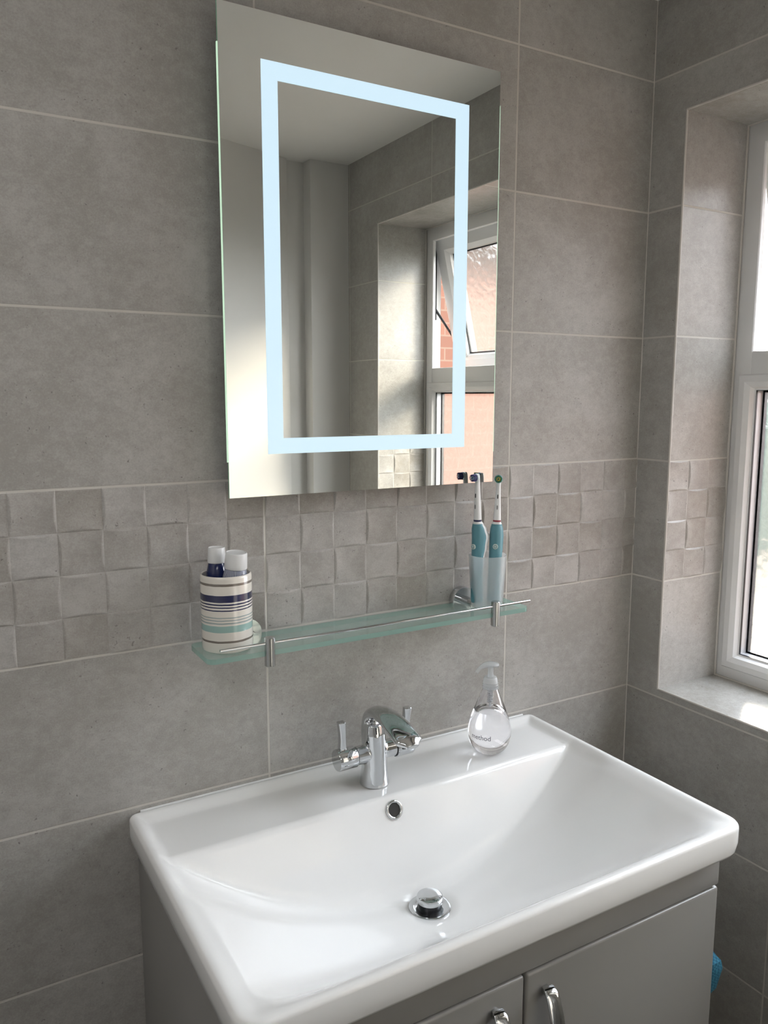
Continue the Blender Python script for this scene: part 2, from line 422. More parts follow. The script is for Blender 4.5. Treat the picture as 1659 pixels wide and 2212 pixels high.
# reveals: sill and head
quad(bm, [(XR, WY0, WZ0), (XE, WY0, WZ0), (XE, WY1, WZ0), (XR, WY1, WZ0)], 3)
quad(bm, [(XR, WY0, WZ1), (XE, WY0, WZ1), (XE, WY1, WZ1), (XR, WY1, WZ1)], 3)
for y, nn, i0 in ((WY0, -1, 0), (WY1, 1, 1)):
    quad(bm, [(XR, y, WZ0), (XE, y, WZ0), (XE, y, 0), (XR, y, 0)], 1)
    quad(bm, [(XR, y, 0.25), (XE, y, 0.25), (XE, y, WZ1), (XR, y, WZ1)], 1)
    mosaic(bm, (XR, y, 0), (1, 0, 0), (0, 0, 1), (0, nn, 0), 0.0, XE - XR, 4, 2, parity=1, i0=i0 + 1)
wr = struct(finish('wall_right', bm, [m_tile_right, m_tile_jamb, m_tile_jamb_mosaic, m_tile_flat, m_brick_x], auto=25))

# thin tile trim round the edge of the reveal
bm = new()
t = 0.0024
def bead(p0, p1): cyl(bm, p0, p1, t, seg=12)
for y in (WY0, WY1): bead((XR + 0.0012, y, WZ0), (XR + 0.0012, y, WZ1))
for z in (WZ0, WZ1): bead((XR + 0.0012, WY0, z), (XR + 0.0012, WY1, z))
struct(finish('trim_1', bm, m_trim))
# grout / sealant lines in the room's corner and round the window frame
bm = new()
cyl(bm, (XR, 0, ZF), (XR, 0, ZC), 0.0013, seg=8)
struct(finish('trim_2', bm, m_trim))
bm = new()
for y in (WY0, WY1): cyl(bm, (XW, y, WZ0), (XW, y, WZ1), 0.0028, seg=8)
for z in (WZ0, WZ1): cyl(bm, (XW, WY0, z), (XW, WY1, z), 0.0028, seg=8)
struct(finish('trim_3', bm, m_trim))

bm = new(); box(bm, XL - 0.1, XO, -2.7, 0.12, ZC, ZC + 0.1)
struct(finish('ceiling', bm, m_ceiling, smooth_=False))
bm = new(); box(bm, XL - 0.1, XO, -2.7, 0.12, ZF - 0.1, ZF)
struct(finish('floor', bm, m_floor, smooth_=False))
bm = new(); box(bm, XL - 0.1, XL, -2.7, 0.12, ZF, ZC)
struct(finish('wall_left', bm, m_white_wall, smooth_=False))
bm = new(); box(bm, XL, XR, -2.7, -2.6, ZF, ZC)
struct(finish('wall_hall', bm, m_white_wall, smooth_=False))
# far wall, seen only in the mirror: a flat pier, a recess, a slanted stretch beside the doorway
bm = new()
plan = [(XR, YF), (0.705, YF), (0.703, -1.43), (0.640, -1.43), (0.636, -1.412), (0.628, -1.408), (0.605, -1.40)]
plan += [(0.57, -1.385), (0.16, -1.245), (0.14, -1.26), (0.14, -2.6)]
lo = [bm.verts.new((x, y, ZF)) for x, y in plan]; hi = [bm.verts.new((x, y, ZC)) for x, y in plan]
for i in range(len(plan) - 1): bm.faces.new((lo[i], lo[i + 1], hi[i + 1], hi[i]))
struct(finish('wall_front', bm, m_white_wall, auto=20))

# ------------------------------------------------------------------ window
win = thing('window_1', 'white plastic window with frosted panes in the tiled recess', 'window', (XW, (WY0 + WY1) / 2, WZ0), kind='structure')
del win['category']; del win['label']
def ring(bm, y0, y1, z0, z1, prof, mi=0):
    """rectangular ring mitred at the corners; prof: [(inset, x)] going from the outer edge inwards"""
    loops = []
    for ins, x in prof:
        loops.append([bm.verts.new((x, y0 - ins, z0 + ins)), bm.verts.new((x, y1 + ins, z0 + ins)),
                      bm.verts.new((x, y1 + ins, z1 - ins)), bm.verts.new((x, y0 - ins, z1 - ins))])
    for k in range(len(loops)):
        a = loops[k]; b = loops[(k + 1) % len(loops)]
        for i in range(4): bm.faces.new((a[i], a[(i + 1) % 4], b[(i + 1) % 4], b[i])).material_index = mi
XB = XW + 0.050
bm = new()
ring(bm, WY0, WY1, WZ0, WZ1, [(0, XW + 0.004), (0.012, XW), (0.0405, XW), (0.0425, XW + 0.002), (0.0425, XW + 0.010), (0.016, XW + 0.012), (0.016, XB), (0, XB)])
finish('frame', bm, m_upvc, win, auto=30)
ZT0, ZT1 = 0.423, 0.474
bm = new(); box(bm, XW, XW + 0.011, WY0 - 0.040, WY1 + 0.040, ZT0, ZT1, bev=0.003); box(bm, XW + 0.006, XB, WY0 - 0.016, WY1 + 0.016, ZT0 + 0.003, ZT1 - 0.022)
finish('transom', bm, m_upvc, win, auto=30)
# lower fixed light: glazing bead, spacer, gasket, two panes
ly0, ly1, lz0, lz1 = WY0 - 0.0165, WY1 + 0.0165, WZ0 + 0.030, ZT0 + 0.004
bm = new()
ring(bm, ly0, ly1, lz0 - 0.005, lz1, [(0, XW - 0.0005), (0.003, XW - 0.005), (0.016, XW - 0.006), (0.026, XW + 0.000), (0.030, XW + 0.010), (0.033, XW + 0.011), (0.033, XW + 0.02), (0, XW + 0.02)])
finish('glazing_bead', bm, m_upvc, win, auto=30)
gy0, gy1, gz0, gz1 = ly0 - 0.033, ly1 + 0.033, lz0 + 0.028, lz1 - 0.033
bm = new()
ring(bm, gy0 + 0.004, gy1 - 0.004, gz0 - 0.004, gz1 + 0.004, [(0, XW + 0.016), (0.0045, XW + 0.016), (0.0045, XW + 0.034), (0, XW + 0.034)])
finish('spacer_bar', bm, m_spacer, win, auto=30)
bm = new()
ring(bm, gy0 + 0.004, gy1 - 0.004, gz0 - 0.004, gz1 + 0.004, [(0, XW + 0.0345), (0.0085, XW + 0.0345), (0.0085, XW + 0.046), (0, XW + 0.046)])
ring(bm, gy0 + 0.002, gy1 - 0.002, gz0 - 0.002, gz1 + 0.002, [(0, XW + 0.0112), (0.0032, XW + 0.0112), (0.0032, XW + 0.0155), (0, XW + 0.0155)])
finish('gasket', bm, m_rubber, win, auto=30)
bm = new(); quad(bm, [(XW + 0.0345, gy0, gz0), (XW + 0.0345, gy1, gz0), (XW + 0.0345, gy1, gz1), (XW + 0.0345, gy0, gz1)])
finish('pane', bm, m_pane, win)
# top-hung vent, standing open
vy0, vy1, vz0, vz1 = WY0 - 0.020, WY1 + 0.020, ZT1 - 0.018, WZ1 - 0.020
XS = XW + 0.013
piv = Vector((XB + 0.004, 0, vz1 + 0.012))
ROT = Matrix.Translation(piv) @ Matrix.Rotation(math.radians(-13.5), 4, 'Y') @ Matrix.Translation(-piv)
def tilt(o):
    o.data.transform(ROT)
bm = new()
ring(bm, vy0, vy1, vz0, vz1, [(0, XS + 0.004), (0.002, XS), (0.044, XS), (0.049, XS + 0.004), (0.058, XS + 0.010), (0.062, XS + 0.020), (0.062, XS + 0.050), (0, XS + 0.050)])
sash = finish('opening_sash', bm, m_upvc, win, auto=30); tilt(sash)
bm = new()
ring(bm, vy0 - 0.064, vy1 + 0.064, vz0 + 0.064, vz1 - 0.064, [(-0.004, XS + 0.020), (0.002, XS + 0.020), (0.002, XS + 0.028), (-0.004, XS + 0.028)])
g = finish('sash_gasket', bm, m_rubber, sash, auto=30); g.location = (0, 0, 0); tilt(g)
bm = new()
q = [(XS + 0.024, vy0 - 0.063, vz0 + 0.063), (XS + 0.024, vy1 + 0.063, vz0 + 0.063), (XS + 0.024, vy1 + 0.063, vz1 - 0.063), (XS + 0.024, vy0 - 0.063, vz1 - 0.063)]
quad(bm, q)
g = finish('sash_pane', bm, m_pane, sash); g.location = (0, 0, 0); tilt(g)
# window handle on the sash's bottom rail
bm = new()
hy = (WY0 + WY1) / 2
box(bm, XS - 0.010, XS + 0.002, hy - 0.015, hy + 0.015, vz0 + 0.018, vz0 + 0.052, bev=0.003)
box(bm, XS - 0.034, XS - 0.008, hy - 0.010, hy + 0.010, vz0 + 0.026, vz0 + 0.044, bev=0.003)
box(bm, XS - 0.034, XS - 0.022, hy - 0.010, hy + 0.110, vz0 + 0.026, vz0 + 0.044, bev=0.004)
g = finish('sash_handle', bm, m_upvc, sash); g.location = (0, 0, 0); tilt(g)
# black friction stays at each side
for y in (WY1 + 0.0175,):
    bm = new()
    a = Vector((XW + 0.024, y, ZT1 + 0.20)); b = ROT @ Vector((XS + 0.020, y, vz0 + 0.10))
    box(bm, XW + 0.014, XW + 0.030, y - 0.004, y + 0.004, ZT1 + 0.16, vz1 - 0.02, bev=0.001)
    cyl(bm, a, b, 0.004, seg=10)
    finish('friction_stay', bm, m_rubber, win)

# ------------------------------------------------------------------ outside
def noise_mat(name, a, b, sc, rough=0.9):
    m, nt, p = mat(name)
    co = nt.nodes.new('ShaderNodeTexCoord'); n = nt.nodes.new('ShaderNodeTexNoise'); n.inputs['Scale'].default_value = sc; n.inputs['Detail'].default_value = 5
    nt.links.new(co.outputs['Object'], n.inputs['Vector'])
    mx = nt.nodes.new('ShaderNodeMix'); mx.data_type = 'RGBA'; mx.inputs[6].default_value = a; mx.inputs[7].default_value = b
    nt.links.new(smooth(nt, n.outputs['Fac'], 0.4, 0.6), mx.inputs[0]); nt.links.new(mx.outputs[2], p.inputs['Base Color'])
    p.inputs['Roughness'].default_value = rough; return m
m_patio = noise_mat('sandy_paving', rgb(98, 88, 74), rgb(84, 76, 64), 5)
m_hedge = noise_mat('hedge_leaves', rgb(70, 84, 72), rgb(48, 62, 56), 30)
m_roof = noise_mat('grey_roof', rgb(92, 92, 94), rgb(70, 70, 74), 12)
bm = new(); box(bm, XO, 16, -9, 14, ZF - 0.2, ZF)
struct(finish('ground', bm, m_patio, smooth_=False))
house = thing('brick_house', 'salmon brick wing of a house seen through the frosted window in the mirror', 'house', (4.2, -4.2, ZF))
bm = new(); box(bm, 1.35, 7.5, -5.6, -3.0, ZF, 1.35)
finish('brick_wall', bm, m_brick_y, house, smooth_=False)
bm = new()
vs = [(1.15, -2.72, 1.33), (7.7, -2.72, 1.33), (7.7, -4.3, 2.5), (1.15, -4.3, 2.5), (1.15, -5.9, 1.33), (7.7, -5.9, 1.33)]
V = [bm.verts.new(v) for v in vs]
bm.faces.new((V[0], V[1], V[2], V[3])); bm.faces.new((V[3], V[2], V[5], V[4])); bm.faces.new((V[0], V[3], V[4])); bm.faces.new((V[1], V[5], V[2])); bm.faces.new((V[0], V[4], V[5], V[1]))
finish('roof', bm, m_roof, house, smooth_=False)
bm = new()
N = 60
def hz(u, v): return 0.10 * math.sin(u * 17 + 3 * math.sin(v * 9)) * math.sin(v * 13 + 1) + random.uniform(-0.04, 0.04)
secs = []
for i in range(N + 1):
    x = 3.4 + 7.0 * i / N; c = Vector((x, 6.2 - (x - 3.4) * 0.55, ZF))
    L = []
    for j in range(15):
        a = PI * j / 14; r = 0.55 + hz(x, a)
        L.append(bm.verts.new(c + Vector((0.5 * r * math.cos(a), r * math.cos(a), (1.55 + hz(x, a * 2)) * (math.sin(a) ** 0.35 if math.sin(a) > 0 else 0)))))
    secs.append(L)
bridge(bm, secs, close=False)
hd = finish('hedge', bm, m_hedge, auto=0); tag(hd, 'dark green garden hedge outside the lower frosted pane', 'hedge')

# ------------------------------------------------------------------ illuminated mirror
MX0, MX1, MZ0, MZ1, MY = -0.0695, 0.4330, 0.2258, 0.9305, -0.035
mir = thing('illuminated_mirror', 'tall frameless wall mirror with a glowing rectangular light band', 'mirror', ((MX0 + MX1) / 2, 0, MZ0))
bm = new()
box(bm, MX0, MX1, MY, MY + 0.004, MZ0, MZ1, 0)
bm.normal_update()
for f in bm.faces:
    if abs(f.normal.y) < 0.5: f.material_index = 1
finish('mirror_glass', bm, [m_mirror, m_glass_edge], mir, smooth_=False)
bm = new(); box(bm, MX0 + 0.022, MX1 - 0.022, MY + 0.0045, -0.002, MZ0 + 0.03, MZ1 - 0.03, bev=0.002)
finish('housing', bm, m_steel, mir, auto=30)
bm = new()
yb = MY - 0.0004
B = [(-0.0055, 0.3680, 0.2912, 0.8650), (0.0205, 0.3410, 0.3155, 0.8392)]
o_ = [bm.verts.new(p) for p in ((B[0][0], yb, B[0][2]), (B[0][1], yb, B[0][2]), (B[0][1], yb, B[0][3]), (B[0][0], yb, B[0][3]))]
i_ = [bm.verts.new(p) for p in ((B[1][0], yb, B[1][2]), (B[1][1], yb, B[1][2]), (B[1][1], yb, B[1][3]), (B[1][0], yb, B[1][3]))]
for k in range(4): bm.faces.new((o_[k], o_[(k + 1) % 4], i_[(k + 1) % 4], i_[k]))
finish('light_band', bm, m_band, mir, smooth_=False)
for x in (MX0, MX1):
    bm = new(); s = -1 if x == MX0 else 1
    box(bm, x, x + s * 0.0016, MY + 0.0005, MY + 0.0035, MZ0 + 0.055, MZ1 - 0.055)
    finish('edge_light', bm, m_edge_glow, mir, smooth_=False)

# ------------------------------------------------------------------ glass shelf
SX0, SX1, SYF, SYB, SZ0, SZ1 = -0.133, 0.467, -0.108, -0.014, -0.0065, 0.0015
shelf = thing('glass_shelf', 'frosted green glass shelf on chrome brackets with a thin chrome guard rail', 'shelf', (0.167, -0.06, SZ0))
bm = new()
r = 0.012; pts = []
for cx, cy, a0 in ((SX0 + r, SYF + r, PI), (SX1 - r, SYF + r, 1.5 * PI), (SX1 - r, SYB - r, 0), (SX0 + r, SYB - r, 0.5 * PI)):
    for k in range(7):
        a = a0 + k / 6 * PI / 2; pts.append((cx + r * math.cos(a), cy + r * math.sin(a)))
top = [bm.verts.new((x, y, SZ1)) for x, y in pts]; bot = [bm.verts.new((x, y, SZ0)) for x, y in pts]
bm.faces.new(top); bm.faces.new(bot[::-1])
n = len(pts)
for i in range(n):
    bm.faces.new((bot[i], bot[(i + 1) % n], top[(i + 1) % n], top[i])).material_index = 1
finish('glass_plate', bm, [m_shelf_top, m_shelf_edge], shelf, auto=40)
for bx in (-0.039, 0.388):
    bm = new()
    lathe(bm, [(0.0, 0.0005), (0.025, 0.0005), (0.0255, 0.002), (0.0255, 0.013), (0.0245, 0.015), (0.0, 0.0155)], (bx, -0.0005, 0.003), axis=(0, -1, 0), seg=48)
    cyl(bm, (bx, -0.012, 0.004), (bx, -0.046, 0.004), 0.0085, seg=28)
    finish('wall_bracket', bm, m_chrome, shelf)
    bm = new()
    lathe(bm, [(0.0, -0.022), (0.0070, -0.022), (0.0080, -0.021), (0.0080, 0.0215), (0.0070, 0.0225), (0.0, 0.0225)], (bx, SYF - 0.001, 0), seg=32)
    finish('rail_post', bm, m_steel, shelf)
bm = new(); cyl(bm, (-0.116, SYF - 0.001, 0.0135), (0.466, SYF - 0.001, 0.0135), 0.0021, seg=16)
finish('guard_rail', bm, m_chrome, shelf)

# ------------------------------------------------------------------ striped pot and the two bottles in it
def stripe_mat(H):
    m, nt, p = mat('striped_glaze')
    co = nt.nodes.new('ShaderNodeTexCoord'); sp = nt.nodes.new('ShaderNodeSeparateXYZ'); nt.links.new(co.outputs['Object'], sp.inputs[0])
    n = nt.nodes.new('ShaderNodeTexNoise'); n.inputs['Scale'].default_value = 60; nt.links.new(co.outputs['Object'], n.inputs['Vector'])
    z = M_(nt, 'ADD', sp.outputs[2], M_(nt, 'MULTIPLY', M_(nt, 'SUBTRACT', n.outputs['Fac'], 0.5), 0.0012))
    fac = M_(nt, 'DIVIDE', z, H)
    rp = nt.nodes.new('ShaderNodeValToRGB'); rp.color_ramp.interpolation = 'CONSTANT'
    cream = rgb(222, 217, 208); taupe = rgb(118, 110, 102); navy = rgb(38, 42, 78); grey = rgb(158, 168, 166); mint = rgb(150, 180, 174)
    st = [(625, 652, taupe), (752, 827, navy), (846, 860, navy), (878, 892, navy), (911, 926, navy), (990, 1004, grey), (1020, 1034, grey), (1050, 1066, grey), (1088, 1162, mint), (1253, 1276, taupe)]
    def f(y): return 1 - (y - 550) / 852.0
    els = [(0.0, cream)]
    for a, b, c in reversed(st): els += [(f(b), c), (f(a), cream)]
    e = rp.color_ramp.elements; e[0].position = 0; e[0].color = cream
    e.remove(e[1])
    for pos, c in els[1:]:
        q = e.new(pos); q.color = c
    nt.links.new(fac, rp.inputs[0]); nt.links.new(rp.outputs[0], p.inputs['Base Color'])
    p.inputs['Roughness'].default_value = 0.15; p.inputs['Coat Weight'].default_value = 0.5
    return m
PH = 0.1165
PC = (-0.0875, -0.060, SZ1)
bm = new(); R = 0.0385
lathe(bm, [(0, 0.0), (R - 0.004, 0.0), (R - 0.001, 0.002), (R, 0.006), (R, PH - 0.004), (R - 0.0008, PH - 0.001), (R - 0.002, PH), (R - 0.0035, PH - 0.001),
           (R - 0.0042, PH - 0.005), (R - 0.0042, 0.006), (0, 0.005)], PC, seg=72)
pot = finish('striped_pot', bm, stripe_mat(PH), origin=PC)
tag(pot, 'round white ceramic pot with navy, mint and taupe stripes on the glass shelf', 'pot')

def ribbed(name, c1, c2, freq):
    m, nt, p = mat(name)
    co = nt.nodes.new('ShaderNodeTexCoord'); g = nt.nodes.new('ShaderNodeTexGradient'); g.gradient_type = 'RADIAL'
    nt.links.new(co.outputs['Object'], g.inputs[0])
    s = M_(nt, 'SINE', M_(nt, 'MULTIPLY', g.outputs['Fac'], freq * 2 * PI))
    mx = nt.nodes.new('ShaderNodeMix'); mx.data_type = 'RGBA'; mx.inputs[6].default_value = c1; mx.inputs[7].default_value = c2
    nt.links.new(smooth(nt, s, -0.3, 0.5), mx.inputs[0]); nt.links.new(mx.outputs[2], p.inputs['Base Color'])
    p.inputs['Roughness'].default_value = 0.15; return m
def small_bottle(name, label, cat, base, rot, h, rb, rc, hc, capname, mbody):
    b = thing(name, label, cat, base); b.rotation_euler = rot
    bm = new()
    lathe(bm, [(0, 0), (rb * 0.9, 0.0), (rb, 0.004), (rb, h * 0.80), (rb * 0.93, h * 0.88), (rc * 0.98, h * 0.985), (rc * 0.9, h), (0, h)], seg=48)
    o = finish('bottle_body', bm, mbody); o.parent = b; o.location = (0, 0, 0)
    bm = new()
    lathe(bm, [(0, h), (rc * 1.02, h), (rc * 1.05, h + 0.001), (rc * 0.98, h + hc - 0.001), (rc * 0.95, h + hc), (rc * 0.90, h + hc + 0.0004), (rc * 0.84, h + hc - 0.0008), (0, h + hc - 0.0012)], seg=48)
    o = finish(capname, bm, m_white_plastic); o.parent = b; o.location = (0, 0, 0)
    return b
small_bottle('toiletry_bottle', 'white-capped bottle with fine blue lines, the front one in the striped pot', 'bottle',
             (-0.0825, -0.063, 0.012), (math.radians(5), math.radians(3), 0), 0.1145, 0.0195, 0.0164, 0.024, 'cap', ribbed('blue_line_print', rgb(186, 192, 204), rgb(34, 42, 84), 44))
small_bottle('toiletry_bottle', 'dark blue bottle with a white cap, behind the other in the striped pot', 'bottle',
             (-0.0960, -0.040, 0.012), (math.radians(-1), math.radians(1), 0), 0.118, 0.0165, 0.0130, 0.023, 'cap', m_navy_pl)

# ------------------------------------------------------------------ frosted cup and toothbrushes
CC = Vector((0.406, -0.060, SZ1)); CH = 0.0955
bm = new(); t = 0.0014
lathe(bm, [(0, 0), (0.0270, 0), (0.0285, 0.0015), (0.0345, CH - 0.0005), (0.0340, CH), (0.0333, CH - 0.0005), (0.0275, 0.004), (0, 0.003)], CC, seg=64)
cup = finish('toothbrush_cup', bm, m_cup, origin=CC)
tag(cup, 'frosted clear plastic tumbler holding two toothbrushes at the right of the glass shelf', 'cup')

def brush(label, base, tip, face_az, ring_m, bris, cols, group='electric toothbrushes in the frosted cup'):
    """base, tip: points; face_az: direction the bristles face"""
    base = Vector(base); tip = Vector(tip); axis = (tip - base); Lh = axis.length
    b = thing('electric_toothbrush', label, 'toothbrush', base, group)
    z = axis.normalized(); f = Vector((math.cos(face_az), math.sin(face_az), 0)); f = (f - z * f.dot(z)).normalized(); x = z.cross(f).normalized() * 1.0
    rotm = Matrix((x, -f, z)).transposed()      # local: x across, -y = face, z up
    b.rotation_euler = rotm.to_euler()
    k = Lh / 0.238
    def add(name, bm, m, auto=40):
        o = finish(name, bm, m, auto=auto); o.parent = b; o.location = (0, 0, 0); return o
    X = (1, 0, 0); Y = (0, 1, 0)
    def prof(zz):   # half width, half depth, centre offset in y
        P = [(0, .0105, .0105, 0), (.01, .0118, .0118, 0), (.05, .0112, .0105, .000), (.085, .0112, .0115, .001), (.105, .0118, .0150, .0050), (.125, .0122, .0180, .0080), (.138, .0112, .0150, .0045), (.148, .0092, .0105, .0015), (.153, .0072, .0076, 0)]
        for a, c in zip(P, P[1:]):
            if zz <= c[0]:
                t = (zz - a[0]) / (c[0] - a[0]); t = t * t * (3 - 2 * t)
                return [a[i] + (c[i] - a[i]) * t for i in (1, 2, 3)]
        return P[-1][1:]
    bm = new(); secs = []
    for i in range(46):
        zz = .153 * i / 45; a, d, oy = prof(zz); secs.append(((0, oy, zz * k), X, Y, a, d, 2.2))
    sweep(bm, secs, seg=32)
    add('handle', bm, m_white_plastic)
    # teal grip wraps the face side
    bm = new(); loops = []
    for i in range(40):
        zz = .004 + .145 * i / 39; a, d, oy = prof(zz)
        s = 1.0 if 0 < i < 39 else 0.97
        L = []
        for j in range(19):
            t_ = PI + (j - 9) / 9 * PI * 0.50 + PI / 2     # around the -y side
            t_ = -PI / 2 + (j - 9) / 9 * PI * 0.52
            L.append(bm.verts.new(((a + 0.0006) * s * math.cos(t_), oy + (d + 0.0006) * s * math.sin(t_), zz * k)))
        loops.append(L)
    bridge(bm, loops, close=False)
    o = add('grip', bm, m_teal); md = o.modifiers.new('thickness', 'SOLIDIFY'); md.thickness = 0.0006; md.offset = -1
    a, d, oy = prof(.105)
    bm = new(); lathe(bm, [(0, 0.0022), (0.0042, 0.0022), (0.0048, 0.0018), (0.0048, 0.0), (0, 0)], (0, oy - d - 0.0004, .108 * k), axis=(0, -1, 0), seg=24)
    bt = add('power_button', bm, m_btn)
    bm = new(); lathe(bm, [(0.0022, 0.0025), (0.0030, 0.0025), (0.0030, 0.0022), (0.0022, 0.0022), (0.0022, 0.0025)], (0, oy - d - 0.0004, .108 * k), axis=(0, -1, 0), seg=24)
    o = finish('power_symbol', bm, m_teal); o.parent = bt; o.location = (0, 0, 0)
    bm = new(); sweep(bm, [((0, 0, .153 * k), X, Y, .0070, .0070, 2), ((0, 0, .1545 * k), X, Y, .0072, .0072, 2), ((0, 0, .1565 * k), X, Y, .0071, .0071, 2)])
    add('colour_ring', bm, ring_m)
    bm = new(); secs = []
    for zz, a, d in ((.1565, .0070, .0070), (.165, .0066, .0066), (.185, .0056, .0060), (.205, .0046, .0052), (.220, .0040, .0046), (.228, .0046, .0040), (.236, .0044, .0032), (.2395, .0026, .002)):
        secs.append(((0, 0, zz * k), X, Y, a, d, 2.2))
    sweep(bm, secs, seg=28); nk = add('neck', bm, m_white_plastic)
    for z0, z1, mm in ((.196, .204, m_rubber), (.176, .184, m_slot)):
        bm = new(); zz = (z0 + z1) / 2; d = .0056 + (.2 - zz) * .04
        sweep(bm, [((0, -d + .0014, zz * k), X, (0, 0, 1), .0010, (z1 - z0) / 2, 3), ((0, -d - .0003, zz * k), X, (0, 0, 1), .0010, (z1 - z0) / 2, 3)], seg=16)
        o = finish('indicator_window', bm, mm); o.parent = nk; o.location = (0, 0, 0)
    hc = Vector((0, -0.0035, .2325 * k))
    bm = new(); lathe(bm, [(0, -.001), (.0068, -.001), (.0074, .000), (.0074, .0028), (.0068, .0034), (0, .0034)], hc, axis=(0, -1, 0), seg=32)
    hd_ = add('brush_head', bm, bris[0])
    # bristle tufts: rings of short tapered bundles
    for ci, (rr, nn, hh, mm) in enumerate(cols):
        bm = new()
        for i in range(nn):
            a = 2 * PI * i / nn + ci * 0.4
            c = hc + Vector((rr * math.cos(a), -0.0032, rr * math.sin(a)))
            cyl(bm, c, c + Vector((0, -hh, 0)), 0.0011 if rr else 0.002, 0.0009 if rr else 0.0018, seg=8)
        o = finish('bristles', bm, mm); o.parent = hd_; o.location = (0, 0, 0)
        o['label'] = ('navy', 'green')[bris[1]] + ' bristles' if ci == 0 else ('pale', 'yellow')[bris[1]] + ' inner bristles'
    return b
m_btn = plain('pale_button', rgb(196, 210, 206), 0.35)
m_slot = plain('grey_slot', rgb(120, 118, 118), 0.5)
m_navy = plain('navy_band', rgb(36, 40, 82), 0.4)
m_red = plain('red_band', rgb(150, 62, 76), 0.4)
m_bnavy = plain('navy_bristle', rgb(44, 42, 104), 0.6)
m_bblue = plain('pale_blue_bristle', rgb(150, 172, 196), 0.6)
m_bgreen = plain('green_bristle', rgb(52, 128, 70), 0.6)
m_byell = plain('yellow_bristle', rgb(196, 190, 60), 0.6)
m_head_bl = plain('pale_head_plastic', rgb(206, 216, 216), 0.3)
m_head_tq = plain('blue_head_plastic', rgb(110, 160, 186), 0.3)
brush('electric toothbrush with navy bristles and a navy ring, the left one in the frosted cup', (0.3880, -0.0560, SZ1 + .004), (0.3855, -0.0530, 0.2425), math.radians(192), m_navy, (m_head_bl, 0),
      [(.0056, 12, .0085, m_bnavy), (.0030, 8, .0075, m_bblue)])
brush('toothbrush with green and yellow bristles and a red ring, right one in the frosted cup', (0.4180, -0.0640, SZ1 + .004), (0.4280, -0.0600, 0.2385), math.radians(228), m_red, (m_head_tq, 1),
      [(.0056, 12, .0080, m_bgreen), (.0026, 6, .0075, m_byell)])

# ------------------------------------------------------------------ wash basin
BX0, BX1, BYF, BZ, BH = -0.2355, 0.5685, -0.500, -0.258, 0.048
BXC = (BX0 + BX1) / 2
LEDGE = 0.010
def smin(a, b, k):
    h = max(k - abs(a - b), 0.0) / k
    return min(a, b) - h * h * k * 0.25
def ss(x, a, b):
    t = min(max((x - a) / (b - a), 0), 1); return t * t * (3 - 2 * t)
DRX, DRY = BXC - 0.004, -0.246
BD = 0.142
def basin_z(x, y, d):
    """d: distance from the outer edge"""
    r = 0.0065
    if d < r: zr = BZ - r + math.sqrt(max(r * r - (r - d) ** 2, 0))
    else: zr = BZ
    led = LEDGE * ss(d, 0.009, 0.030) * (1 if y > -0.2 else 1 - ss(-y, 0.2, 0.26) * 0.7)
    back = (-0.139 - y) * 2.3
    u = min(abs(x - BXC) / (0.5 * (BX1 - BX0) - 0.022), 1.15)
    side = BD * (1 - u * u)
    front = (y - (BYF + 0.018)) * 1.05
    g = min(max(min(back, side), 0) / BD, 1.0)
    dep = smin(back, side, 0.006 + 0.040 * g ** 3)
    dep = smin(dep, front, 0.060)
    dep = smin(-dep, 0.0, 0.012) * -1 if dep > -0.05 else 0.0
    dep = max(dep - 0.0015 * 0, 0.0)
    q = math.hypot(x - DRX, y - DRY)
    tot = led + dep + 0.005 * (1 - ss(q, 0.020, 0.050))
    return zr - tot
def gridline(a, b, n):
    e = [0, .0006, .0018, .0035, .0055, .009, .0115, .014, .018, .022, .027, .032, .038]
    Lt = b - a; inner = [0.038 + (Lt - 0.076) * i / n for i in range(1, n)]
    return [a + v for v in e] + [a + v for v in inner] + [b - v for v in e[::-1]]
bm = new()
gx = gridline(BX0, BX1, 190); gy = gridline(BYF, -0.001, 110)
CR = 0.030
def cmap(x, y):
    d = min(x - BX0, BX1 - x, y - BYF, -0.001 - y)
    rr = CR if y < -0.25 else 0.014
    cx = None
    if x < BX0 + rr: cx = BX0 + rr
    elif x > BX1 - rr: cx = BX1 - rr
    if y < BYF + rr: cy = BYF + rr
    elif y > -0.001 - rr: cy = -0.001 - rr
    else: cy = None
    if cx is None or cy is None: return x, y, d
    a, b = x - cx, y - cy; m = max(abs(a), abs(b)); h = math.hypot(a, b)
    if h < 1e-9: return x, y, d
    return cx + a * m / h, cy + b * m / h, d
V = []
for x in gx:
    row = []
    for y in gy:
        X_, Y_, d = cmap(x, y); row.append(bm.verts.new((X_, Y_, basin_z(X_, Y_, d))))
    V.append(row)
nx, ny = len(gx), len(gy)
for i in range(nx - 1):
    for j in range(ny - 1):
        bm.faces.new((V[i][j], V[i + 1][j], V[i + 1][j + 1], V[i][j + 1]))
loop = [V[i][0] for i in range(nx)] + [V[nx - 1][j] for j in range(1, ny)] + [V[i][ny - 1] for i in range(nx - 2, -1, -1)] + [V[0][j] for j in range(ny - 2, 0, -1)]
c = Vector((BXC, BYF / 2, 0))
prev = loop
for dz, ins in ((0.028, 0.0), (BH - 0.006, 0.002), (BH - 0.0015, 0.004), (BH, 0.008)):
    cur = []
    for v in loop:
        px = v.co.x + (-ins if v.co.x > c.x else ins) * min(1, abs(v.co.x - c.x) / 0.3)
        py = v.co.y + (ins if v.co.y < c.y else 0) * min(1, abs(v.co.y - c.y) / 0.2)
        cur.append(bm.verts.new((px, py, BZ - dz)))
    for i in range(len(loop)):
        k = (i + 1) % len(loop); bm.faces.new((prev[i], cur[i], cur[k], prev[k]))
    prev = cur
